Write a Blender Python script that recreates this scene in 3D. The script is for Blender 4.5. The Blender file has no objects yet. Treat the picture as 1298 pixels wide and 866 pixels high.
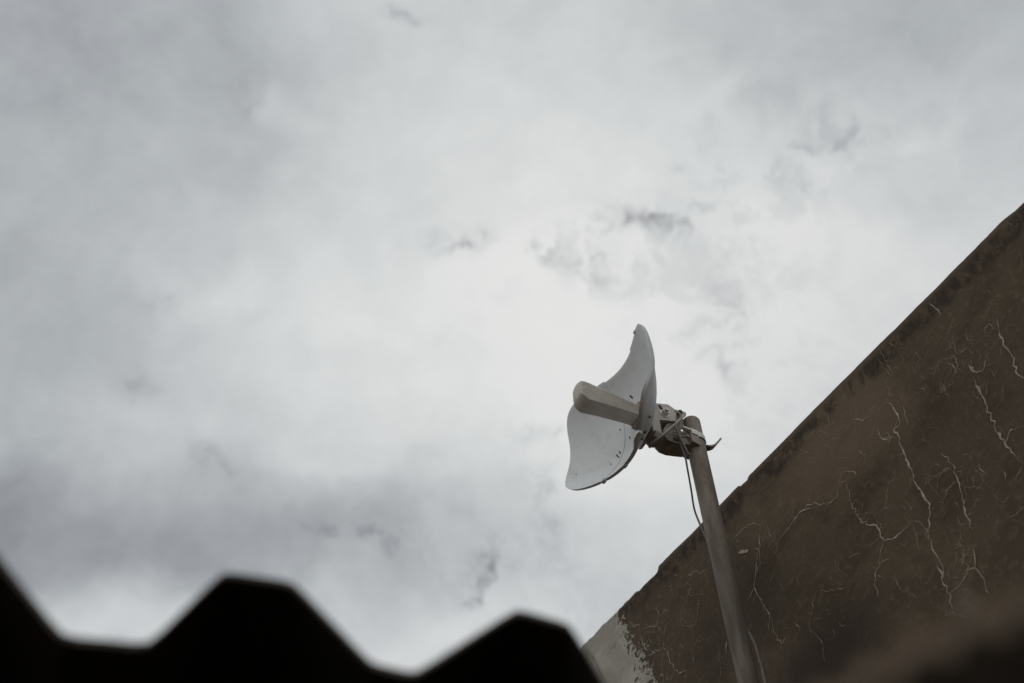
import bpy, bmesh, math, random
from mathutils import Vector, Matrix, noise
random.seed(7)
scene = bpy.context.scene
col = scene.collection

# ------------------------------------------------------------------ camera
PW, PH, FPX = 1298., 866., 1262.
PITCH = math.radians(54)
CAM = Vector((0, 0, 1.6))
cp, sp = math.cos(PITCH), math.sin(PITCH)
def ray(x, y):
    """direction seen at a point of the photograph"""
    a = (x-PW/2)/FPX; b = -(y-PH/2)/FPX
    return Vector((a, cp-b*sp, sp+b*cp)).normalized()

cam = bpy.data.cameras.new('camera'); camo = bpy.data.objects.new('camera', cam); col.objects.link(camo)
camo.location = CAM; camo.rotation_euler = (math.pi/2+PITCH, 0, 0)
cam.lens = 35; cam.sensor_width = 36; cam.clip_start = .02; cam.clip_end = 3000
cam.dof.use_dof = True; cam.dof.focus_distance = 2.2; cam.dof.aperture_fstop = 2.9; cam.dof.aperture_blades = 0
scene.camera = camo
scene.render.resolution_x = 1024; scene.render.resolution_y = 683

# ------------------------------------------------------------------ node helpers
class NT:
    def __init__(s, tree): s.t = tree; s.n = tree.nodes; s.l = tree.links
    def new(s, typ, **kw):
        nd = s.n.new(typ)
        for k, v in kw.items(): setattr(nd, k, v)
        return nd
    def put(s, nd, i, v):
        if isinstance(v, bpy.types.NodeSocket): s.l.new(v, nd.inputs[i])
        elif v is not None: nd.inputs[i].default_value = v
    def math(s, op, a, b=None, c=None, clamp=False):
        nd = s.new('ShaderNodeMath', operation=op, use_clamp=clamp)
        s.put(nd, 0, a); s.put(nd, 1, b); s.put(nd, 2, c); return nd.outputs[0]
    def vmath(s, op, a, b=None):
        nd = s.new('ShaderNodeVectorMath', operation=op); s.put(nd, 0, a); s.put(nd, 1, b)
        return nd.outputs[1] if op in ('LENGTH', 'DISTANCE', 'DOT_PRODUCT') else nd.outputs[0]
    def scale(s, a, k):
        nd = s.new('ShaderNodeVectorMath', operation='SCALE'); s.put(nd, 0, a); s.put(nd, 'Scale', k); return nd.outputs[0]
    def noise(s, vec, sc, det=4, rough=.5, dist=0, colour=False):
        nd = s.new('ShaderNodeTexNoise'); s.put(nd, 'Vector', vec); s.put(nd, 'Scale', sc); s.put(nd, 'Detail', det)
        s.put(nd, 'Roughness', rough); s.put(nd, 'Distortion', dist)
        return nd.outputs['Color' if colour else 'Fac']
    def mapping(s, vec, loc=(0,0,0), rot=(0,0,0), sc=(1,1,1), typ='POINT'):
        nd = s.new('ShaderNodeMapping', vector_type=typ); s.put(nd, 0, vec)
        nd.inputs['Location'].default_value = loc; nd.inputs['Rotation'].default_value = rot; nd.inputs['Scale'].default_value = sc
        return nd.outputs[0]
    def ramp(s, fac, stops, interp='LINEAR'):
        nd = s.new('ShaderNodeValToRGB'); s.put(nd, 0, fac); cr = nd.color_ramp; cr.interpolation = interp
        while len(cr.elements) < len(stops): cr.elements.new(.5)
        for e, (p, c) in zip(cr.elements, stops):
            e.position = p; e.color = (c, c, c, 1) if isinstance(c, (int, float)) else (*c, 1)
        return nd.outputs[0]
    def mr(s, v, a, b, c=0., d=1., typ='SMOOTHSTEP'):
        nd = s.new('ShaderNodeMapRange', interpolation_type=typ); s.put(nd, 0, v)
        for i, q in enumerate((a, b, c, d)): nd.inputs[i+1].default_value = q
        return nd.outputs[0]
    def mix(s, fac, a, b, blend='MIX'):
        nd = s.new('ShaderNodeMix', data_type='RGBA', blend_type=blend)
        s.put(nd, 0, fac)
        for i, v in ((6, a), (7, b)):
            if isinstance(v, tuple): v = (*v, 1)
            s.put(nd, i, v)
        return nd.outputs[2]

def newmat(name):
    m = bpy.data.materials.new(name); m.use_nodes = True
    t = NT(m.node_tree); b = m.node_tree.nodes['Principled BSDF']
    tc = t.new('ShaderNodeTexCoord')
    return m, t, b, tc.outputs['Object']
def bump(t, b, h, strength=.3, dist=.01):
    nd = t.new('ShaderNodeBump'); nd.inputs['Strength'].default_value = strength; nd.inputs['Distance'].default_value = dist
    t.put(nd, 'Height', h); t.l.new(nd.outputs[0], b.inputs['Normal'])

# simple weathered surface: base colour, grime colour, roughness, metal
def weathered(name, c1, c2, rough=.5, metal=0., sc=30., lo=.4, hi=.7, bmp=.1, streak=1.):
    m, t, b, o = newmat(name)
    v = t.mapping(o, sc=(1, 1, streak))
    n = t.noise(v, sc, 7, .65, .3)
    n2 = t.noise(o, sc*6, 4, .6)
    f = t.mr(t.math('ADD', n, t.math('MULTIPLY', t.math('SUBTRACT', n2, .5), .35)), lo, hi)
    t.put(b, 'Base Color', t.mix(f, c1, c2))
    t.put(b, 'Roughness', t.mr(n2, .3, .7, rough-.08, rough+.12, 'LINEAR')); b.inputs['Metallic'].default_value = metal
    bump(t, b, t.math('ADD', n, n2), bmp, .002)
    return m

M_dish = weathered('dish_plastic', (.60, .605, .61), (.50, .50, .495), .5, 0, 14, .45, .75, .05)
M_feed = weathered('feed_plastic', (.43, .385, .34), (.33, .29, .245), .5, 0, 25, .4, .7, .08)
M_house = weathered('bracket_plastic', (.50, .445, .395), (.33, .285, .24), .5, 0, 35, .4, .7, .1)
M_dark = weathered('dark_bracket', (.30, .255, .215), (.17, .14, .11), .55, .2, 40, .4, .65, .15)
M_slot = weathered('slot_black', (.03, .026, .023), (.02, .018, .016), .8)
M_zinc = weathered('zinc_strap', (.66, .64, .61), (.42, .37, .32), .4, .35, 60, .45, .75, .1)
M_cable = weathered('cable_sheath', (.36, .34, .31), (.22, .19, .16), .55, 0, 60, .4, .7, .1)
M_cabled = weathered('weathered_cable_sheath', (.17, .15, .125), (.09, .075, .06), .6, 0, 60, .4, .7, .1)
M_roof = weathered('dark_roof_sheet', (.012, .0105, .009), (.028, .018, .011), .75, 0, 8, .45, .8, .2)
M_rooflip = weathered('rusty_cut_edge', (.05, .035, .022), (.025, .018, .012), .8, 0, 20, .4, .7, .2)
M_wood = weathered('old_timber', (.04, .028, .018), (.02, .015, .01), .8, 0, 20, .4, .7, .3)
M_block = weathered('sooty_block', (.06, .05, .042), (.03, .026, .022), .9, 0, 6, .4, .7, .4)

for m_ in (M_roof,): m_.node_tree.nodes['Principled BSDF'].inputs['Specular IOR Level'].default_value = .06
# pole: galvanised pipe turning browner and darker lower down
M_pole, t, b, o = newmat('weathered_pipe')
n = t.noise(t.mapping(o, sc=(1, 1, .12)), 45, 7, .65, .4); n2 = t.noise(o, 180, 4, .6)
z = t.new('ShaderNodeSeparateXYZ'); t.put(z, 0, o)
c = t.mix(t.mr(n, .38, .68), (.27, .228, .185), (.15, .118, .09))
c = t.mix(t.math('MULTIPLY', t.mr(n2, .52, .70), .6), c, (.09, .062, .042))
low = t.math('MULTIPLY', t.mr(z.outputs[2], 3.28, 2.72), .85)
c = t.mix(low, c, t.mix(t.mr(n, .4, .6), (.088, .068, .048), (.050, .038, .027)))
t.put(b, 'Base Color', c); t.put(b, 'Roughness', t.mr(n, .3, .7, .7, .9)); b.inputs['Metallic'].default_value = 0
bump(t, b, t.math('ADD', n, t.math('MULTIPLY', n2, .5)), .25, .002)

# ------------------------------------------------------------------ wall frame
WD = 1.35                                   # distance of the wall plane from the camera
WX = Vector((.50596577, -.86255356, 0)); WN = Vector((.86255356, .50596577, 0))
W0 = Vector((WN.x*WD, WN.y*WD, 0))
WTOP = 1.6 + 1.312*WD
def wall_uv(x, y):
    r = ray(x, y); k = WD/r.dot(WN); p = CAM + r*k - W0
    return p.dot(WX), p.z
def plane_pt(x, y, d):                      # point seen at x,y on an upright plane parallel to the wall, d from the camera
    r = ray(x, y); return CAM + r*(d/r.dot(WN))

M_wall, t, b, o = newmat('cracked_plaster')
sep = t.new('ShaderNodeSeparateXYZ'); t.put(sep, 0, o); U, V = sep.outputs[0], sep.outputs[2]
nbig = t.noise(o, 1.6, 6, .55, .4); nmed = t.noise(o, 7, 8, .62, .5); nfin = t.noise(o, 60, 8, .7, .2); nver = t.noise(o, 240, 3, .6)
streak = t.noise(t.mapping(o, sc=(1, 1, .16)), 26, 7, .65, .6)
c = t.mix(t.mr(nbig, .36, .66), (.072, .0528, .0348), (.100, .0735, .0488))
c = t.mix(t.math('MULTIPLY', t.mr(nmed, .45, .62), .65), c, (.052, .0382, .0254))
c = t.mix(t.math('MULTIPLY', t.mr(nfin, .5, .68), .5), c, (.15, .111, .075))
c = t.mix(t.math('MULTIPLY', t.mr(nver, .45, .3), .5), c, (.045, .032, .024))
# paler worn zone and darker zones painting in shade low down, each a soft blob on the wall
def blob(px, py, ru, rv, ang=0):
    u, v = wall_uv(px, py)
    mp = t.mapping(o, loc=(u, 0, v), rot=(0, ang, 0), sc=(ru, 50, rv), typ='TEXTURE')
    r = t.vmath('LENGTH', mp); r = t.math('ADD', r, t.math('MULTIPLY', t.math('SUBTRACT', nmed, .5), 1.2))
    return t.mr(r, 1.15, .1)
c = t.mix(t.math('MULTIPLY', blob(1035, 590, .30, .16), .6), c, (.17, .125, .084))
c = t.mix(t.math('MULTIPLY', blob(1110, 520, .14, .22), .4), c, (.135, .10, .067))
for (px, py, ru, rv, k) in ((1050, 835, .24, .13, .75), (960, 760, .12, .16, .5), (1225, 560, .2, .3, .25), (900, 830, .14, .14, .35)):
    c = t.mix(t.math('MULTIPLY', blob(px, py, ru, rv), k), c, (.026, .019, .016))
c = t.mix(t.math('MULTIPLY', blob(1225, 770, .035, .1), .5), c, (.13, .105, .08))
# stained band along the top edge, broken into run-down streaks
band = t.math('ADD', V, t.math('MULTIPLY', t.math('ADD', t.math('MULTIPLY', t.math('SUBTRACT', streak, .5), .10), t.math('MULTIPLY', t.math('SUBTRACT', nmed, .5), .16))))
bm_ = t.math('MULTIPLY', t.mr(band, WTOP-.085, WTOP-.05), t.mr(V, WTOP-.010, WTOP-.028))
gap = t.mr(t.noise(t.mapping(o, sc=(1, 1, .5)), 22, 7, .7, .8), .40, .56)
c = t.mix(t.math('MULTIPLY', t.math('MULTIPLY', bm_, gap), .75), c, (.024, .017, .013))
c = t.mix(t.math('MULTIPLY', t.mr(V, WTOP-.022, WTOP-.004), .35), c, (.10, .083, .068))
# fine hairline crazing
wv = t.vmath('ADD', o, t.scale(t.noise(o, 9, 4, .6, colour=True), .10))
vor = t.new('ShaderNodeTexVoronoi', feature='DISTANCE_TO_EDGE'); t.put(vor, 'Vector', wv); vor.inputs['Scale'].default_value = 17
line = t.mr(vor.outputs['Distance'], .020, .004)
msk = t.math('MULTIPLY', t.mr(t.noise(o, 3.3, 4, .6, .3), .46, .60), t.mr(t.noise(o, 17, 4, .6), .46, .60))
fine = t.math('MULTIPLY', line, msk)
c = t.mix(t.math('MULTIPLY', fine, .8), c, (.20, .165, .128))
# bare patch at the far lower left, ragged border
(u1, v1), (u2, v2) = wall_uv(780, 768), wall_uv(832, 866)
nx, nz = -(v1-v2), (u1-u2); L = math.hypot(nx, nz); nx /= L; nz /= L
ul, vl = wall_uv(700, 866)
if (ul-u1)*nx + (vl-v1)*nz < 0: nx, nz = -nx, -nz
sd = t.math('ADD', t.math('MULTIPLY', t.math('SUBTRACT', U, u1), nx), t.math('MULTIPLY', t.math('SUBTRACT', V, v1), nz))
rag = t.math('ADD', t.math('MULTIPLY', t.math('SUBTRACT', nfin, .5), .30), t.math('MULTIPLY', t.math('SUBTRACT', nmed, .5), .16))
sd = t.math('ADD', sd, rag)
patch = t.mr(sd, .004, .012)
c2 = t.mix(t.mr(nmed, .35, .65), (.37, .34, .30), (.26, .238, .205))
c2 = t.mix(t.math('MULTIPLY', t.mr(nfin, .55, .7), .4), c2, (.09, .078, .066))
c2 = t.mix(t.math('MULTIPLY', line, .0), c2, (.07, .06, .05))
c = t.mix(t.math('MULTIPLY', t.mr(sd, -.010, .004), .5), c, (.03, .022, .016))  # dark border painted on where the patch's depth would shade its edge
c = t.mix(patch, c, c2)
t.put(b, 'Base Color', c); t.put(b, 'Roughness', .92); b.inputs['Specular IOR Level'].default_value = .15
h = t.math('ADD', t.math('MULTIPLY', nmed, .6), t.math('MULTIPLY', nfin, .35)); 
h = t.math('ADD', h, t.math('MULTIPLY', nver, .08))
bump(t, b, h, .55, .012)

def crackmat(name, a, bb, fade):
    m, t, b, o = newmat(name)
    n = t.noise(o, 38, 5, .65); k = t.noise(o, 220, 3, .6)
    f = t.mr(t.math('ADD', n, t.math('MULTIPLY', t.math('SUBTRACT', k, .5), .4)), .38, .62)
    t.put(b, 'Base Color', t.mix(t.math('MULTIPLY', f, fade), a, bb)); b.inputs['Roughness'].default_value = .95
    b.inputs['Specular IOR Level'].default_value = .1
    bump(t, b, k, .4, .003)
    return m
M_crack = crackmat('crack_filler', (.40, .345, .285), (.13, .10, .075), .6)
M_crack2 = crackmat('crack_hairline', (.32, .265, .21), (.10, .078, .055), .72)
M_crack3 = crackmat('crack_dark', (.10, .085, .07), (.15, .13, .112), 1.)  # darker veins, for the cracks in the bare patch

# ------------------------------------------------------------------ mesh helpers
def obj(name, bm, mats, parent=None, smooth=False, bevel=0, loc=None):
    if not isinstance(mats, (list, tuple)): mats = [mats]
    if bevel:
        es = [e for e in bm.edges if e.is_manifold and e.calc_face_angle(0) > .6]
        bmesh.ops.bevel(bm, geom=es, offset=bevel, segments=3, profile=.5, affect='EDGES', clamp_overlap=True)
    bmesh.ops.recalc_face_normals(bm, faces=bm.faces)
    me = bpy.data.meshes.new(name); bm.to_mesh(me); bm.free()
    for m in mats: me.materials.append(m)
    if smooth:
        for p in me.polygons: p.use_smooth = True
        me.set_sharp_from_angle(angle=math.radians(38))
    o = bpy.data.objects.new(name, me); col.objects.link(o)
    if parent: o.parent = parent
    if loc: o.location = loc
    return o
def tag(o, label, cat=None, group=None, kind=None):
    if label: o['label'] = label
    if cat: o['category'] = cat
    if group: o['group'] = group
    if kind: o['kind'] = kind
    return o
def box(bm, c, s, rot=None, mi=0):
    M = Matrix.Translation(c) @ (rot.to_4x4() if rot else Matrix()) @ Matrix.Diagonal((*s, 1))
    r = bmesh.ops.create_cube(bm, size=1, matrix=M)
    for f in {f for v in r['verts'] for f in v.link_faces}: f.material_index = mi
def cyl(bm, a, bb, r, r2=None, seg=24, mi=0):
    a, bb = Vector(a), Vector(bb); d = bb-a
    M = Matrix.Translation((a+bb)/2) @ d.to_track_quat('Z', 'Y').to_matrix().to_4x4()
    q = bmesh.ops.create_cone(bm, cap_ends=True, segments=seg, radius1=r, radius2=r if r2 is None else r2, depth=d.length, matrix=M)
    for f in {f for v in q['verts'] for f in v.link_faces}: f.material_index = mi
def prism(bm, yz, x0, x1):
    a = [bm.verts.new((x0, y, z)) for y, z in yz]; c = [bm.verts.new((x1, y, z)) for y, z in yz]
    bm.faces.new(a); bm.faces.new(c[::-1]); n = len(a)
    for i in range(n): bm.faces.new((a[i], c[i], c[(i+1) % n], a[(i+1) % n]))
def catmull(P, k=8):
    P = [Vector(p) for p in P]; Q = [2*P[0]-P[1]]+P+[2*P[-1]-P[-2]]; out = []
    for i in range(1, len(Q)-2):
        p0, p1, p2, p3 = Q[i-1:i+3]
        for j in range(k):
            s = j/k
            out.append(.5*((2*p1)+(p2-p0)*s+(2*p0-5*p1+4*p2-p3)*s*s+(3*p1-p0-3*p2+p3)*s**3))
    out.append(P[-1]); return out
def tube(bm, pts, r, seg=10, k=8):
    P = catmull(pts, k) if k > 1 else [Vector(p) for p in pts]
    rings = []; up = None
    for i, p in enumerate(P):
        d = (P[min(i+1, len(P)-1)]-P[max(i-1, 0)]).normalized()
        if up is None: up = d.orthogonal().normalized()
        up = (up-d*up.dot(d)).normalized(); s = d.cross(up)
        rings.append([bm.verts.new(p+(up*math.cos(a)+s*math.sin(a))*r) for a in [2*math.pi*j/seg for j in range(seg)]])
    for A, B in zip(rings, rings[1:]):
        for j in range(seg): bm.faces.new((A[j], A[(j+1) % seg], B[(j+1) % seg], B[j]))
    bm.faces.new(rings[0][::-1]); bm.faces.new(rings[-1])

# ------------------------------------------------------------------ ground
M_ground, t, b, o = newmat('packed_earth')
n = t.noise(o, 1.2, 8, .6); n2 = t.noise(o, 40, 6, .7)
t.put(b, 'Base Color', t.mix(t.mr(n, .35, .65), t.mix(n2, (.17, .125, .085), (.12, .085, .057)), (.13, .098, .07))); b.inputs['Roughness'].default_value = .95
bump(t, b, t.math('ADD', n, n2), .4, .02)
bm = bmesh.new(); bmesh.ops.create_grid(bm, x_segments=4, y_segments=4, size=900)
tag(obj('ground', bm, M_ground), 'brown packed earth ground of the yard', kind='structure')

# ------------------------------------------------------------------ plaster wall
bm = bmesh.new()
us = []; u = -7.
while u < 2.6:
    us.append(u); u += .008 if -2.6 < u < .3 else .05
def top(u):
    n1 = noise.noise(Vector((u*3, 1, 0))); n2 = noise.noise(Vector((u*16, 5, 0))); n3 = noise.noise(Vector((u*60, 9, 0)))
    z = WTOP + n1*.004 + n2*.0018 + n3*.0009
    ua = wall_uv(833, 716)[0]
    if u < ua:                                     # chipped far end of the coping
        z -= .009 + .007*abs(noise.noise(Vector((u*11, 2, 3)))) + .003*noise.noise(Vector((u*45, 2, 3)))
        if u > ua-.10: z -= .004
    ub = wall_uv(946, 604)[0]
    if ub-.03 < u < ub: z -= .007
    uc = wall_uv(1268, 274)[0]
    if u > uc: z -= min(.007, (u-uc)*.25)
    return z
rows = []
for u in us:
    z = top(u); e = .006+.002*noise.noise(Vector((u*9, 0, 4)))
    prof = [(0, 0), (0, 1.2), (0, 2.4), (0, z-.05), (0, z-e), (e*.3, z-e*.3), (e, z), (.19, z-.004), (.2, z-.014), (.2, 0)]
    rows.append([bm.verts.new((u, y, zz)) for y, zz in prof])
for A, B in zip(rows, rows[1:]):
    for j in range(len(A)-1): bm.faces.new((A[j], A[j+1], B[j+1], B[j]))
    bm.faces.new((A[-1], A[0], B[0], B[-1]))
bm.faces.new(rows[0]); bm.faces.new(rows[-1][::-1])
for f in bm.faces: f.material_index = 0

# cracks, each a thin ragged vein of paler filler in the plaster surface
Z3 = lambda l: [(900+x/2.033, 440+y/2.033) for x, y in l]
Z6 = lambda l: [(1000+x/3.332, 240+y/3.332) for x, y in l]
Z4 = lambda l: [(680+x/2.831, 560+y/2.831) for x, y in l]
MAIN = [
 (Z3([(455,140),(470,150),(485,175),(490,200),(475,212),(490,235),(500,270),(515,310),(530,350),(548,378),(568,405),(567,465),(558,472),(540,450),(527,448)]), 2.2),
 (Z3([(527,448),(510,465),(480,490),(450,500),(430,460),(405,458),(375,430),(362,395),(352,345)]), 1.7),
 (Z3([(352,345),(335,350),(328,390),(300,408),(270,400),(235,425),(210,455),(185,490),(162,520)]), 1.7),
 (Z3([(560,472),(572,510),(590,545),(603,580),(598,595),(620,635),(628,690)]), 1.5),
 (Z3([(585,560),(597,580),(605,598)]), 1.5),
 (Z3([(450,500),(440,530),(430,575),(425,610),(435,645)]), 1.3),
 (Z3([(438,562),(445,553),(462,546)]), 1.3),
 (Z3([(332,350),(338,330),(350,322),(370,320),(378,330)]), 1.7),
 (Z3([(430,210),(440,232),(465,242)]), 2.3),
 (Z3([(598,272),(628,305),(640,345),(652,380),(655,410),(665,440),(680,470)]), 1.5),
 (Z3([(682,85),(705,130),(725,180),(740,220),(762,250),(790,285),(809,300)]), 1.6),
 (Z3([(762,250),(775,215),(800,205)]), 1.2),
 (Z3([(130,455),(128,520),(120,560),(115,620),(135,660),(155,690),(152,730)]), 1.5),
 (Z3([(60,495),(90,465),(118,455),(130,460)]), 1.5),
 (Z3([(145,455),(160,490)]), 1.0), (Z3([(115,620),(100,650)]), .9),
 (Z3([(275,630),(262,680),(258,725),(290,760),(298,810)]), .9),
 (Z3([(275,630),(320,628),(360,615)]), .9),
 (Z3([(622,635),(655,600),(667,575),(685,570),(700,590),(722,635)]), 1.1),
 (Z3([(685,570),(683,535),(675,510),(690,515)]), 1.1), (Z3([(775,440),(790,432),(809,412)]), 1.4),
 (Z3([(385,265),(393,276),(400,278),(400,295)]), 1.8), (Z3([(360,188),(385,186),(395,190),(415,178)]), 1.6),
 (Z3([(473,215),(485,190),(480,165),(468,150)]), 1.2), (Z3([(500,150),(505,180),(510,205)]), 1.2),
 (Z3([(155,690),(170,740),(185,765),(200,745)]), .9),
 (Z6([(595,480),(612,495),(632,512),(645,530)]), 3.0),
 (Z6([(880,545),(886,575),(890,600),(920,670),(940,695),(955,715),(960,770),(993,800)]), 2.0),
 (Z6([(885,600),(850,570),(832,585),(830,610)]), 1.0),
 (Z6([(660,715),(685,712),(700,705),(715,740),(708,790)]), 1.1), (Z6([(690,620),(702,660),(712,700)]), .9),
 (Z6([(712,702),(735,685),(760,665)]), .9), (Z6([(760,740),(775,768),(795,774),(820,768),(835,720)]), 1.5),
 (Z6([(785,800),(795,835),(805,866)]), .9), (Z6([(375,660),(400,700),(425,750),(440,790)]), 1.1),
 (Z6([(555,780),(570,800),(590,800)]), .9), (Z6([(820,640),(832,655),(838,672)]), .9), (Z6([(862,268),(870,280)]), 1.6),
 (Z6([(745,590),(760,640),(790,640)]), .8), (Z6([(940,375),(955,390)]), 1.0), (Z6([(985,285),(990,330)]), .9),
 (Z4([(540,490),(570,465),(590,475),(620,450)]), 1.3),
 (Z4([(335,645),(350,665),(370,655),(375,700),(390,740),(415,750)]), 1.2),
 (Z4([(370,680),(400,665),(435,660),(440,620),(430,580)]), 1.2), (Z4([(435,660),(460,690),(470,650)]), 1.0),
 (Z4([(520,600),(520,650),(550,665),(575,655),(583,600),(583,560)]), .9),
 (Z4([(395,770),(420,760),(450,740),(470,745)]), 1.4), (Z4([(470,740),(480,790),(500,820),(520,830),(545,820)]), 1.4),
 (Z4([(455,740),(452,800),(460,866)]), .9), (Z4([(500,820),(490,840),(480,866)]), 1.0), (Z4([(560,740),(565,780),(572,812)]), .9),
 (Z4([(725,400),(742,396),(764,390)]), 3.2), (Z4([(785,383),(800,388),(805,430),(790,480)]), 1.4),
 (Z4([(760,570),(772,550),(782,528)]), .9), (Z4([(812,430),(820,436)]), 1.4), (Z4([(638,675),(641,690)]), 1.8),
 (Z4([(686,720),(683,735),(682,752)]), 2.4), (Z4([(945,250),(960,248),(985,240)]), 2.2),
 (Z3([(634,402),(640,408)]), 4.0), (Z3([(590,400),(605,402)]), 1.0), (Z3([(688,234),(700,236)]), 1.4),
 (Z3([(655,278),(668,276)]), 1.2), (Z3([(640,440),(648,462)]), 1.2), (Z3([(770,560),(775,575)]), 1.0),
 (Z3([(600,30),(625,45),(640,70)]), 1.0), (Z3([(672,50),(690,66),(700,60)]), 1.4), (Z3([(420,0),(440,40),(470,75)]), .9),
 (Z3([(395,655),(400,640)]), .9), (Z3([(480,600),(490,620),(495,632)]), 1.0), (Z3([(570,655),(580,668)]), 1.2),
 (Z3([(20,760),(30,820),(25,866)]), .9), (Z3([(42,765),(45,790)]), 1.8),
]
yoff = [-.0012]
def vein(pts, w, mi, jit=.35):
    """ribbon through (u,v) points, width w metres, pinched and swollen"""
    P = [Vector((p[0], p[1])) for p in pts]; Q = [P[0]]
    for a, c in zip(P, P[1:]):
        L = (c-a).length; k = max(1, int(L/.007)); nrm = Vector((-(c-a).y, (c-a).x)).normalized()
        for i in range(1, k+1):
            q = a.lerp(c, i/k)
            q = q + nrm*random.gauss(0, 1)*jit*min(.006, L*.16)*(0 if i == k else 1)
            Q.append(q)
    Q = [q for q in Q if q.y < WTOP-.012]
    if len(Q) < 2: return Q
    n = len(Q); prev = None; ph = random.random()*50
    yoff[0] -= .000004
    for i, q in enumerate(Q):
        d = (Q[min(i+1, n-1)]-Q[max(i-1, 0)]).normalized(); nr = Vector((-d.y, d.x))
        s = i/(n-1) if n > 1 else 0
        ta = min(1, .25+4*s, .25+4*(1-s))
        ww = w*ta*(.55+1.1*abs(noise.noise(Vector((q.x*40+ph, q.y*40, 0))))*1.5)*random.uniform(.5, 1.6)*(.6+.9*abs(noise.noise(Vector((q.x*9+ph, q.y*9, 3)))))
        A = bm.verts.new((q.x+nr.x*ww/2, yoff[0], q.y+nr.y*ww/2)); B = bm.verts.new((q.x-nr.x*ww/2, yoff[0], q.y-nr.y*ww/2))
        if prev:
            f = bm.faces.new((prev[0], A, B, prev[1])); f.material_index = mi
        prev = (A, B)
    return Q
def twig(start, ang, L, w, mi, depth=0):
    p = Vector(start); pts = [(p.x, p.y)]; a = ang
    for i in range(max(2, int(L/.012))):
        a += random.gauss(0, .45); p = p + Vector((math.cos(a), math.sin(a)))*.012; pts.append((p.x, p.y))
        if depth < 1 and random.random() < .12: twig(p, a+random.choice((-1, 1))*random.uniform(.6, 1.2), L*.5, w*.8, mi, depth+1)
    vein(pts, w, mi, .25)
for pts, w in MAIN:
    uv = [wall_uv(*p) for p in pts]
    Q = vein(uv, w*.0015, 1 if w > 1.05 else 2)
    for i in range(2, len(Q)-2):
        if random.random() < .045:
            d = (Q[i+1]-Q[i-1]); a = math.atan2(d.y, d.x)+random.choice((-1, 1))*random.uniform(.5, 1.3)
            twig(Q[i], a, random.uniform(.015, .05), .0009, 2)
for (px, py) in Z4([(250,760)]): vein([wall_uv(*p) for p in Z4([(250,775),(268,745),(290,720)])], .0012, 3)
vein([wall_uv(*p) for p in Z4([(175,735),(200,770),(225,810),(245,866)])], .0016, 3)
# clusters of short hairlines where the plaster has crazed
for (px, py, R, cnt) in ((1225,450,40,20),(1180,480,30,10),(1120,430,30,7),(1060,560,40,10),(830,830,35,22),(860,780,40,14),(1000,620,40,8),
                         (940,670,35,10),(1030,760,60,14),(1180,640,45,9),(1240,620,45,9),(1120,700,60,14),(1250,500,40,8),(1290,560,30,6),(1205,720,40,8),(1000,560,30,4),(1150,580,30,5),(1280,360,25,5)):
    for i in range(int(cnt*.9)):
        a = random.random()*6.28; rr = R*math.sqrt(random.random())
        twig(wall_uv(px+rr*math.cos(a), py+rr*math.sin(a)), random.choice((-1.57, 1.57))+random.gauss(0, .7), random.uniform(.01, .06), random.uniform(.0006, .0012), 2)
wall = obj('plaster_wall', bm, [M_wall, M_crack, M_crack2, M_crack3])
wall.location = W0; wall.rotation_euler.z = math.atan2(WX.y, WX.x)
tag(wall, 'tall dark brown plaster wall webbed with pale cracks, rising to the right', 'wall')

# ------------------------------------------------------------------ the dish antenna
az = -2.029
BO = Vector((math.sin(az), math.cos(az), 0)); LAT = BO.cross(Vector((0, 0, 1)))
DC = CAM + ray(814.69, 535.24)*2.2466
POLE = DC - BO*.138
root = bpy.data.objects.new('dish_antenna', None); col.objects.link(root)
root.location = DC; root.rotation_euler.z = math.atan2(LAT.y, LAT.x)
root.empty_display_size = .1
tag(root, 'pale grey curved dish antenna with a stubby feed horn, clamped to the pole top', 'antenna')

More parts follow.
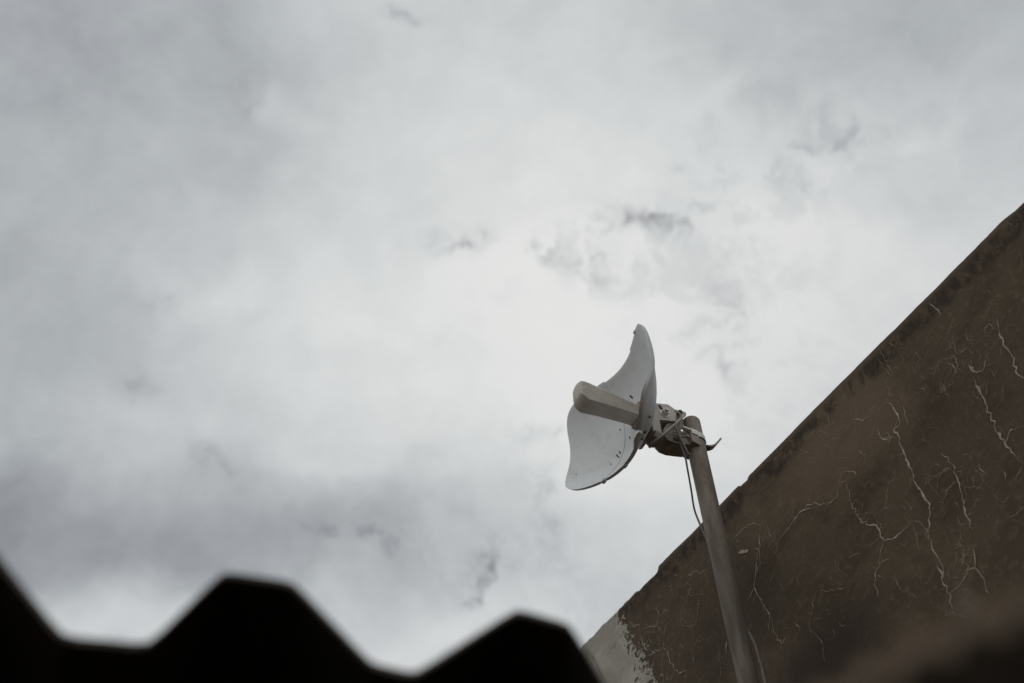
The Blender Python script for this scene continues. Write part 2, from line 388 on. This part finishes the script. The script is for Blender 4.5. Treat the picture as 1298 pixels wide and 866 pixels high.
FO, AA, BB, NN, ROLL = .0967, .1816, .1455, 4.04, .1382
cr, sr = math.cos(ROLL), math.sin(ROLL)
def droll(x, y, z): return Vector((x*cr-z*sr, y, x*sr+z*cr))
def flank(x, z):
    if x > -.06: return 0.
    k = min(1, max(0, (.14-z)/.14)); k = k*k*(3-2*k)
    return .006*((-x-.06)/.12)**1.5*k
def panel(x0, x1, db, dy, slots=(), holes=()):
    bm = bmesh.new(); nx, nz = 40, 40
    a = AA
    def zb(x): return (BB+db)*max(0., 1-abs(x/(a+.0003))**NN)**(1/NN)
    xs = []
    for i in range(nx+1):
        s = i/nx
        if x1 > a-.001: s = math.sin(s*math.pi/2)**.85 if s > 0 else 0
        elif x0 < -a+.001: s = 1-(math.cos(s*math.pi/2)**.85 if s < 1 else 0)
        xs.append(x0+(x1-x0)*s)
    def pt(x, s, back):
        z = zb(x)*s; edge = 0
        dist = min(zb(x)*(1-abs(s)), (a-abs(x))*1.0)
        lip = max(0., 1-dist/.007)
        y = (x*x+z*z)/(4*FO)+dy
        y += flank(x, z)
        if x < -.06 and z < 0: z *= 1-.07*(-x-.06)/.12
        y += .0006*math.sin(x*40)*math.cos(z*30)
        if lip > 0: y += .0015*lip*lip*(0 if back else -1)
        if back: y -= .003+.006*(lip > .02)
        if back and lip > .02: y -= .0005
        return droll(x, y, z)
    F = {}; B = {}
    sv = [math.sin((j/nz-.5)*math.pi) for j in range(nz+1)]
    for i, x in enumerate(xs):
        for j, s in enumerate(sv):
            F[i, j] = bm.verts.new(pt(x, s, 0)); B[i, j] = bm.verts.new(pt(x, s, 1))
    for i in range(nx):
        for j in range(nz):
            bm.faces.new((F[i, j], F[i+1, j], F[i+1, j+1], F[i, j+1])); bm.faces.new((B[i, j], B[i, j+1], B[i+1, j+1], B[i+1, j]))
    for i in range(nx):
        bm.faces.new((F[i, 0], B[i, 0], B[i+1, 0], F[i+1, 0])); bm.faces.new((F[i, nz], F[i+1, nz], B[i+1, nz], B[i, nz]))
    for j in range(nz):
        bm.faces.new((F[0, j], F[0, j+1], B[0, j+1], B[0, j])); bm.faces.new((F[nx, j], B[nx, j], B[nx, j+1], F[nx, j+1]))
    bmesh.ops.remove_doubles(bm, verts=bm.verts, dist=.00002)
    bmesh.ops.recalc_face_normals(bm, faces=bm.faces)
    for (x, z, lx, lz, an) in slots:      # dark vent slots and screw holes pressed in the face
        y = (x*x+z*z)/(4*FO)+dy
        nrm = Vector((x, -2*FO, z)).normalized()
        R = Matrix.Rotation(an, 3, 'Y'); q = nrm.to_track_quat('-Y', 'Z').to_matrix()
        c = droll(x, y, z); rr = Matrix.Rotation(-ROLL, 3, 'Y')
        box(bm, c, (lx, .0016, lz), rr @ q @ R, 1)
    # shallow stiffening tabs on the rim
    for (x, sgn) in holes:
        z = zb(x)*sgn; c = droll(x, (x*x+z*z)/(4*FO)+dy-.005, z); box(bm, c, (.012, .009, .006), Matrix.Rotation(-ROLL, 3, 'Y'), 0)
    return bm
refl = obj('reflector', panel(-.0605, .0605, 0, 0, [(.015, .082, .004, .011, .4), (.046, -.014, .003, .010, .3), (.022, -.036, .016, .022, 0), (-.03, -.06, .004, .004, 0)], [(0, -1)]), [M_dish, M_slot], root, True)
obj('side_panel', panel(-AA, -.0598, .0018, .0012, [], [(-.12, 1), (-.1, -1)]), [M_dish, M_slot], refl, True)
obj('side_panel', panel(.0598, AA, .0018, .0012, [(.071, .025, .003, .004, 0), (.069, -.046, .003, .013, .5), (.075, -.052, .003, .012, .5), (.084, -.075, .0025, .006, .4), (.16, -.07, .002, .002, 0), (.068, -.062, .003, .006, .5)], [(.066, -1)]), [M_dish, M_slot], refl, True)
# bolts on the outside of the near flank
for (x, z) in ((-.108, -.094), (-.080, -.112), (-.068, -.122)):
    bm = bmesh.new(); y = (x*x+z*z)/(4*FO)+flank(x, z); nrm = Vector((x, -2*FO, z)).normalized(); c = Vector((x, y, z))+nrm*.0015
    c2 = c+nrm*.0035; cyl(bm, droll(*c), droll(*c2), .0034, seg=12); obj('bolt', bm, M_dark, refl, True)
# feed horn: flat underside, rounded back, bulging end
bm = bmesh.new(); rings = []
secs = [(-.004, .0175, -.006, .034), (.03, .0178, -.004, .043), (.07, .0186, -.009, .045), (.11, .0196, -.015, .048), (.140, .0206, -.021, .050), (.148, .0208, -.023, .050), (.156, .0207, -.018, .0495), (.1635, .0195, -.011, .046), (.1675, .015, -.002, .039), (.169, .008, .008, .028)]
for (y, w, z0, z1) in secs:
    ring = [(-w, z0), (w, z0)]
    r = w*.95
    for k in range(0, 13):
        a = math.pi*k/12; ring.append((w*math.cos(a), z1-r+r*math.sin(a)))
    sl = False
    rings.append([bm.verts.new((x, y+(0.006*(-(z-.01)/.04) if sl else 0), z)) for x, z in ring])
for A, B in zip(rings, rings[1:]):
    for j in range(len(A)): bm.faces.new((A[j], A[(j+1) % len(A)], B[(j+1) % len(A)], B[j]))
bm.faces.new(rings[0][::-1]); bm.faces.new(rings[-1])
feed = obj('feed_horn', bm, M_feed, root, True, bevel=0)
bm = bmesh.new(); box(bm, (0, .010, .016), (.041, .018, .056)); obj('collar', bm, M_dark, feed, True, bevel=.003)
# rear side: mounting plate, hub cup, housing, pivot, pole bracket
bm = bmesh.new(); prism(bm, [(-.002, .100), (-.016, .100), (-.016, .02), (-.012, -.05), (-.004, -.055), (-.003, 0)], -.028, .034); obj('mounting_plate', bm, M_house, root, True, bevel=.002)
bm = bmesh.new(); cyl(bm, (-.002, -.020, -.046), (-.002, -.020, .014), .021, seg=40); cyl(bm, (-.002, -.020, -.058), (-.002, -.020, -.046), .017, .0215, seg=40, mi=1); cyl(bm, (-.002, -.020, -.061), (-.002, -.020, -.0582), .010, .0165, seg=40, mi=1)
obj('hub_cup', bm, [M_house, M_dark], root, True)
bm = bmesh.new(); prism(bm, [(-.004, .058), (-.022, .070), (-.073, .090), (-.087, .084), (-.092, .070), (-.088, .038), (-.022, .012), (-.004, .0)], -.010, .034); hs = obj('housing', bm, M_house, root, True, bevel=.004)
bm = bmesh.new(); cyl(bm, (-.020, -.056, .048), (-.009, -.056, .048), .0085, .0092, seg=6); cyl(bm, (-.0115, -.056, .048), (-.0098, -.056, .048), .0115); cyl(bm, (-.026, -.056, .048), (-.020, -.056, .048), .005)
obj('bolt', bm, M_zinc, hs, True, bevel=.0005)
bm = bmesh.new(); box(bm, (-.0105, -.050, .064), (.003, .006, .017), Matrix.Rotation(-.5, 3, 'X')); obj('slot', bm, M_slot, hs)
bm = bmesh.new(); prism(bm, [(-.084, .070), (-.094, .078), (-.112, .076), (-.114, .056), (-.110, .036), (-.100, .018), (-.088, .000), (-.070, -.008), (-.056, -.02), (-.050, -.008), (-.062, .02), (-.080, .04)], -.004, .026)
pv = obj('pivot_block', bm, M_dark, root, True, bevel=.003)
bm = bmesh.new(); cyl(bm, (-.006, -.088, .076), (-.006, -.119, .082), .0065, seg=20); cyl(bm, (-.0135, -.104, .079), (-.006, -.104, .079), .0048, seg=16, mi=1); obj('pivot_rod', bm, [M_house, M_slot], pv, True)
bm = bmesh.new()
cap = [(-.058, -.008), (-.049, -.014), (-.044, -.024), (-.045, -.036), (-.054, -.045), (-.072, -.045), (-.096, -.037), (-.116, -.030), (-.120, -.012), (-.118, .010), (-.106, .010), (-.085, .002)]
prism(bm, cap, -.012, .030); pb = obj('pole_bracket', bm, M_dark, root, True, bevel=.004)
bm = bmesh.new(); box(bm, (-.0125, -.092, -.004), (.003, .042, .005), Matrix.Rotation(-.25, 3, 'X')); box(bm, (-.0125, -.089, -.014), (.003, .042, .003), Matrix.Rotation(-.25, 3, 'X')); box(bm, (-.0125, -.074, -.034), (.003, .014, .008), mi=1); cyl(bm, (-.018, -.108, -.008), (-.012, -.108, -.008), .006, seg=6)
obj('bracket_rib', bm, [M_house, M_slot], pb, True)
# V-jaw of the bracket against the pipe
bm = bmesh.new(); prism(bm, [(-.108, .012), (-.130, .014), (-.130, -.036), (-.110, -.032)], -.024, .026); obj('jaw', bm, M_dark, pb, True, bevel=.002)
# hose clamp around the pole, screw housing and free strap tail
PR = .0216
bm = bmesh.new(); rings = []
for k in range(48):
    a = 2*math.pi*k/48; r1, r2 = PR+.0006, PR+.0026
    rings.append([bm.verts.new((r*math.sin(a), -.138+r*math.cos(a), .003+z)) for r, z in ((r1, -.008), (r2, -.008), (r2, .008), (r1, .008))])
for k in range(48):
    A, B = rings[k], rings[(k+1) % 48]
    for j in range(4): bm.faces.new((A[j], A[(j+1) % 4], B[(j+1) % 4], B[j]))
hc = obj('hose_clamp', bm, M_zinc, root, True)
bm = bmesh.new(); box(bm, (-.021, -.121, .003), (.010, .018, .017)); cyl(bm, (-.023, -.112, .004), (-.023, -.090, .004), .0048, seg=12); obj('clamp_screw', bm, M_zinc, hc, True, bevel=.001)
bm = bmesh.new(); S = catmull([(-.004, -.160, -.010), (-.004, -.171, -.006), (-.004, -.184, .004), (-.004, -.196, .020), (-.004, -.205, .034), (-.003, -.209, .040)], 6)
rg = []
for i, p in enumerate(S):
    d = (S[min(i+1, len(S)-1)]-S[max(i-1, 0)]).normalized(); n_ = Vector((1, 0, 0)).cross(d)
    rg.append([bm.verts.new(p+n_*.0022*a+Vector((1, 0, 0))*b_*.008) for a, b_ in ((-1, -1), (1, -1), (1, 1), (-1, 1))])
for A, B in zip(rg, rg[1:]):
    for j in range(4): bm.faces.new((A[j], A[(j+1) % 4], B[(j+1) % 4], B[j]))
bm.faces.new(rg[0]); bm.faces.new(rg[-1]); obj('strap_tail', bm, M_dark, hc, True)
# pigtail looping from the pivot under the hub
bm = bmesh.new(); tube(bm, [(-.012, -.112, .072), (-.022, -.098, .046), (-.026, -.074, .008), (-.026, -.050, -.026), (-.024, -.030, -.052), (-.016, -.018, -.066), (0, -.010, -.070), (.010, -.016, -.064)], .0034, 10)
obj('pigtail_cable', bm, M_cable, root, True)

# ------------------------------------------------------------------ pole
bm = bmesh.new(); zt = DC.z+.072
R = [(0, .09), (.012, .09), (.012, PR), (.018, PR-.0038), (2.3, PR-.0038), (2.7, PR-.0028), (zt-.004, PR), (zt-.0015, PR-.001), (zt, PR-.003), (zt-.001, PR-.0045), (zt-.006, PR-.005)]
rings = [[bm.verts.new((r*math.cos(2*math.pi*k/40), r*math.sin(2*math.pi*k/40), z)) for k in range(40)] for z, r in R]
for A, B in zip(rings, rings[1:]):
    for k in range(40): bm.faces.new((A[k], A[(k+1) % 40], B[(k+1) % 40], B[k]))
bm.faces.new(rings[0][::-1]); bm.faces.new(rings[-1])
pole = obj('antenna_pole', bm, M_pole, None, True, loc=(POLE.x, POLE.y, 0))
tag(pole, 'upright round grey-brown steel pipe standing in front of the cracked wall', 'pole')
print('POLE', POLE, 'DC', DC, 'poletop', zt, 'WTOP', WTOP)

# ------------------------------------------------------------------ loose cables
L3 = lambda x, y, z: DC + LAT*x + BO*y + Vector((0, 0, z))
bm = bmesh.new()
pts = [L3(-.012, -.100, .072), L3(-.026, -.090, .034), L3(-.029, -.082, .004), L3(-.029, -.074, -.030), L3(-.029, -.070, -.058), L3(-.028, -.074, -.084), L3(-.027, -.0775, -.110)]
q = [(871, 592), (876, 620), (880, 645), (887, 664), (896, 684), (905, 706)]
pts += [plane_pt(x, y, 1.066+.011*i) for i, (x, y) in enumerate(q)]
pts += [plane_pt(918, 740, 1.150), plane_pt(930, 768, 1.156), plane_pt(946, 796, 1.156), plane_pt(957, 818, 1.150), plane_pt(964, 845, 1.145), plane_pt(970, 868, 1.140)]
last = pts[-1]
pts += [Vector((last.x-.01, last.y, last.z-.5)), Vector((last.x, last.y, 1.2)), Vector((last.x, last.y, .3)), Vector((last.x-.02, last.y-.03, .004))]
tube(bm, pts, .0021, 10)
tag(obj('antenna_cable', bm, M_cabled, None, True), 'long thin cable dangling from the antenna and running down behind the pole', 'cable')
bm = bmesh.new()
pts = [L3(-.010, -.088, .040), L3(-.026, -.070, .002), L3(-.032, -.064, -.022), L3(-.033, -.068, -.048), L3(-.033, -.076, -.078), L3(-.032, -.084, -.098), L3(-.029, -.082, -.092), L3(-.027, -.074, -.066), L3(-.026, -.068, -.040)]
tube(bm, pts, .0028, 10)
tag(obj('cable_loop', bm, M_cabled, None, True), 'short doubled-back loop of cable hanging beside the pole clamp', 'cable')

# ------------------------------------------------------------------ shed with corrugated roof, very near the lens
RD = .50; ya = math.radians(-15)
RE = Vector((math.sin(ya), math.cos(ya), 0)); RL = Vector((math.cos(ya), -math.sin(ya), 0))
shed = bpy.data.objects.new('lean_to_shed', None); col.objects.link(shed); shed.location = RE*RD; shed.rotation_euler.z = -ya
tag(shed, 'low shed whose dark out of focus corrugated roof edge fills the lower left', 'shed')
# trapezoid corrugation (lateral, height) at the open edge, metres, height above the camera
pr = [(-.585, .690), (-.525, .690), (-.465, .805), (-.378, .803), (-.242, .684), (-.152, .691), (-.097, .808), (-.012, .811), (.098, .713), (.150, .709), (.274, .829), (.345, .820), (.408, .700), (.46, .700)]
while pr[0][0] > -2.2: pr = [(pr[0][0]-.120, .808), (pr[0][0]-.055, .69)][::1] and [(pr[0][0]-.36, .69), (pr[0][0]-.30, .69), (pr[0][0]-.23, .808), (pr[0][0]-.13, .808)]+pr
prof = []
for (a0, h0), (a1, h1) in zip(pr, pr[1:]):
    for k in range(6):
        s = k/6; prof.append((a0+(a1-a0)*s, h0+(h1-h0)*s))
prof.append(pr[-1])
prof = [(prof[max(i-1, 0)][0]*.14+p[0]*.72+prof[min(i+1, len(prof)-1)][0]*.14, prof[max(i-1, 0)][1]*.14+p[1]*.72+prof[min(i+1, len(prof)-1)][1]*.14+.010) for i, p in enumerate(prof)]
ZR = 1.6
bm = bmesh.new(); rows = []
for yy in (0, .004, .5, 1.2, 2.2):
    A = [bm.verts.new((a*RD, yy, ZR+h*RD-.05*yy)) for a, h in prof]; B = [bm.verts.new((a*RD, yy, ZR+h*RD-.05*yy-.004)) for a, h in prof]; rows.append((A, B))
n = len(prof)
for r_, ((A, B), (C_, D)) in enumerate(zip(rows, rows[1:])):
    for j in range(n-1):
        bm.faces.new((A[j], A[j+1], C_[j+1], C_[j])); bm.faces.new((B[j], D[j], D[j+1], B[j+1]))
    bm.faces.new((A[0], C_[0], D[0], B[0])); bm.faces.new((A[-1], B[-1], D[-1], C_[-1]))
for j in range(n-1):
    f = bm.faces.new((rows[0][0][j], rows[0][1][j], rows[0][1][j+1], rows[0][0][j+1])); f.material_index = 1
    bm.faces.new((rows[-1][0][j], rows[-1][0][j+1], rows[-1][1][j+1], rows[-1][1][j]))
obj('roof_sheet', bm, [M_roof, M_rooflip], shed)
zv = ZR+.684*RD-.006
xl, xr = prof[0][0]*RD+.03, .255
for yy in (.14, 1.1, 2.1):
    bm = bmesh.new(); box(bm, ((xl+xr)/2, yy, zv-.05*yy-.035), (xr-xl, .05, .06)); obj('purlin', bm, M_wood, shed)
for (cx, cy, sx, sy) in ((xl+.05, 1.16, .1, 1.96), (xr-.05, 1.16, .1, 1.96), ((xl+xr)/2, 2.09, xr-xl-.204, .1)):
    bm = bmesh.new(); box(bm, (cx, cy, (zv-.19)/2), (sx, sy, zv-.19)); obj('side_wall', bm, M_block, shed)

# ------------------------------------------------------------------ near edge taken for a roof, made up as a standing sheet, right of the photographer
bm = bmesh.new()
def nearpt(x, y, depth):
    r = ray(x, y); return CAM + r*(depth/(r.y*cp+r.z*sp))
A0, A1 = nearpt(1030, 860, .27), nearpt(1345, 742, .235)
dirv = (A1-A0); dirv.z = 0; LN = dirv.length; dirv.normalize(); nv = Vector((-dirv.y, dirv.x, 0))
topz = lambda s: A0.z + (A1.z-A0.z)*min(s, 1.4) - .006*math.cos(s*2.4)*0
for side in (0,):
    N = 60; F = []
    for i in range(N+1):
        s = -.35+2.6*i/N; off = .004*math.sin(i*1.3)
        base = A0+dirv*LN*s
        zz = A0.z+(A1.z-A0.z)*s - (.007*(s-.9)**2 if s > .0 else .006+.1*s*s) 
        F.append([bm.verts.new((base.x+nv.x*(off+w), base.y+nv.y*(off+w), z)) for w, z in ((0, 0), (0, zz-.0055), (0, zz), (.004, zz), (.004, 0))])
    for A, B in zip(F, F[1:]):
        for j in range(5):
            f = bm.faces.new((A[j], B[j], B[(j+1) % 5], A[(j+1) % 5])); f.material_index = 1 if j in (1, 2) else 0
    bm.faces.new(F[0]); bm.faces.new(F[-1])
M_rim = weathered('lit_edge_rim', (.15, .105, .066), (.10, .07, .045), .8, 0, 20, .4, .7, .2)  # lit brown of the near edge put into the rim colour
tag(obj('near_edge_sheet', bm, [M_roof, M_rim]), 'dark blurred near edge, taken for a roof, in the lower right corner', 'roof')

# ------------------------------------------------------------------ sky and light
world = bpy.data.worlds.new('World'); scene.world = world; world.use_nodes = True
t = NT(world.node_tree); bg = t.n['Background']
tc = t.new('ShaderNodeTexCoord'); D = t.vmath('NORMALIZE', tc.outputs['Generated'])
SUN_EL, SUN_AZ = math.radians(58), math.radians(6)
sky = t.new('ShaderNodeTexSky', sky_type='NISHITA', sun_disc=False, sun_elevation=SUN_EL, sun_rotation=SUN_AZ)
w1 = t.scale(t.vmath('SUBTRACT', t.noise(D, 3.2, 5, .55, colour=True), (.5, .5, .5)), .26)
w2 = t.scale(t.vmath('SUBTRACT', t.noise(D, 14, 6, .6, colour=True), (.5, .5, .5)), .085)
DW = t.vmath('ADD', D, w1); DF = t.vmath('ADD', t.vmath('ADD', D, t.scale(w1, .13)), w2)
frames = {}
def frame(soft, a):
    """sky direction in axes tilted up at 54 degrees, turned by a"""
    if (soft, a) not in frames:
        F = Vector((0, cp, sp)); E = Vector((1, 0, 0)); Uv = Vector((0, -sp, cp)); r = math.radians(a)
        X = E*math.cos(r)+Uv*math.sin(r); Y = -E*math.sin(r)+Uv*math.cos(r)
        cx = t.new('ShaderNodeCombineXYZ'); src = DW if soft else DF
        for k, ax in enumerate((X, Y, F)): t.put(cx, k, t.vmath('DOT_PRODUCT', src, tuple(ax)))
        frames[soft, a] = (cx.outputs[0], X, Y, F)
    return frames[soft, a]
def lobe(v, px, py, rx, ry, ang, amp, soft):
    """adds a gaussian bank of cloud around one direction of the sky"""
    src, X, Y, F = frame(soft, min((-20, 0, 20), key=lambda q: abs(q-ang)))
    d = ray(px, py); k = (FPX/rx, FPX/ry, 1.)
    nd = t.new('ShaderNodeVectorMath', operation='MULTIPLY_ADD'); t.put(nd, 0, src)
    nd.inputs[1].default_value = k; nd.inputs[2].default_value = (-d.dot(X)*k[0], -d.dot(Y)*k[1], -d.dot(F))
    q = t.vmath('DOT_PRODUCT', nd.outputs[0], nd.outputs[0])
    return t.math('MULTIPLY_ADD', t.math('POWER', 1/math.e, q), amp, v)
LOBES = [ # px, py, rx, ry, angle, amplitude, soft
 (640, 400, 330, 240, 0, .15, 1), (560, 560, 330, 130, 10, .07, 1), (1080, 360, 320, 240, 20, .12, 1), (700, 60, 260, 160, 0, .05, 1),
 (-60, 330, 260, 500, 0, -.12, 1), (40, 0, 330, 150, 0, -.15, 1), (60, 650, 360, 62, -4, -.17, 1), (420, 690, 280, 50, -8, -.17, 1), (640, 740, 200, 60, -8, -.08, 1),
 (120, 790, 260, 44, 0, .13, 1), (560, 810, 140, 34, 0, .11, 1), (1280, 30, 260, 110, -20, -.11, 1), (980, 60, 200, 90, 0, -.06, 1), (860, 640, 140, 110, 0, .10, 1), (250, 180, 120, 260, -20, -.03, 1),
 (150, 470, 80, 36, 20, -.05, 1), (430, 440, 90, 60, 0, .05, 1), (1220, 200, 160, 60, 25, -.05, 1),
 (858, 262, 22, 30, 0, -.18, 0), (800, 292, 34, 13, 20, -.22, 0), (766, 336, 20, 24, 0, -.22, 0), (600, 308, 28, 12, 10, -.21, 0), (565, 300, 34, 12, 0, -.10, 0),
 (690, 318, 50, 14, -10, -.11, 0), (893, 466, 26, 12, 10, -.19, 0), (912, 410, 26, 34, 0, -.15, 0), (1022, 236, 12, 18, 0, -.12, 0), (1040, 180, 60, 12, 15, -.07, 0),
 (172, 482, 30, 16, 0, -.055, 0), (285, 585, 40, 12, -35, -.05, 0), (625, 735, 20, 26, 0, -.16, 0), (598, 768, 18, 12, 0, -.13, 0), (468, 688, 60, 10, -10, -.09, 0),
 (690, 548, 28, 14, 0, -.12, 0), (700, 650, 14, 50, 0, -.09, 0), (518, 6, 24, 9, 0, -.08, 0), (322, 134, 20, 9, 30, -.05, 0), (210, 388, 34, 12, 30, -.08, 0),
 (930, 430, 130, 170, 0, -.07, 0), (770, 310, 210, 50, 20, -.07, 0), (1000, 280, 90, 60, 20, .05, 1), (700, 380, 90, 50, 0, .05, 1), (1000, 200, 160, 80, 20, -.04, 0), (640, 720, 200, 60, -10, -.04, 0), (690, 600, 60, 90, 0, -.03, 0),
 (905, 120, 60, 20, 20, .05, 0), (1120, 190, 110, 16, 18, .06, 0), (350, 140, 40, 18, 0, .06, 0), (290, 380, 50, 20, 0, .07, 0), (230, 400, 24, 16, 0, .05, 0), (960, 260, 50, 40, 0, .06, 0),
 (820, 380, 30, 40, 0, -.05, 0), (780, 410, 24, 16, 0, .05, 0), (400, 590, 80, 20, -10, .05, 0), (1000, 400, 60, 40, 0, .04, 0), (1250, 380, 60, 30, 30, -.03, 0),
]
f1 = t.noise(D, 2.6, 5, .56, .5); f2 = t.noise(DF, 9, 6, .58, .3); f3 = t.noise(DW, 26, 4, .6)
v = t.math('ADD', .555, t.math('MULTIPLY', t.math('SUBTRACT', f1, .5), .12))
v = t.math('ADD', v, t.math('MULTIPLY', t.math('SUBTRACT', f2, .5), .20))
v = t.math('ADD', v, t.math('MULTIPLY', t.math('SUBTRACT', f3, .5), .10))
hole = t.mr(t.noise(DF, 21, 7, .66, .6), .44, .66)          # torn thin places, only where the deck is broken
H = 0.
for l in LOBES:
    if l[-1]: v = lobe(v, *l)
    elif l[5] > 0: v = lobe(v, *l)
    else: H = lobe(H, *l)
H = t.math('MULTIPLY', H, t.math('MULTIPLY_ADD', hole, 1.75, .25))
v = t.math('ADD', v, H)
# thin places in the cloud let a little blue-grey through
cl = t.ramp(v, [(.0, (.16, .175, .19)), (.25, (.24, .252, .262)), (.42, (.405, .427, .435)), (.6, (.585, .611, .61)), (.74, (.705, .722, .712)), (1., (.77, .775, .755))])
tint = t.mr(t.noise(D, 1.7, 5, .55, .3), .42, .62)
cl = t.mix(t.math('MULTIPLY', tint, .5), cl, (1.0, .975, .975), 'MULTIPLY')
back = t.mr(t.vmath('DOT_PRODUCT', D, (-.55, -.62, .56)), .35, .95)      # added brightening of the unseen sky behind the camera, to light the dish
cl = t.scale(cl, t.math('ADD', 1., t.math('MULTIPLY', back, .9)))
skyl = t.mix(.94, sky.outputs[0], t.mix(1., cl, (8., 8., 8.), 'MULTIPLY'))
t.put(bg, 'Color', skyl); bg.inputs['Strength'].default_value = .125

sl = bpy.data.lights.new('sun', 'SUN'); sl.energy = .55; sl.angle = math.radians(25); sl.color = (1, .95, .88)
so = bpy.data.objects.new('sun', sl); col.objects.link(so); so.location = (0, 0, 8)
sdir = Vector((math.sin(SUN_AZ)*math.cos(SUN_EL), math.cos(SUN_AZ)*math.cos(SUN_EL), math.sin(SUN_EL)))
so.rotation_euler = sdir.to_track_quat('Z', 'Y').to_euler()

scene.view_settings.view_transform = 'Standard'; scene.view_settings.look = 'None'; scene.view_settings.exposure = 0
scene.render.engine = 'CYCLES'
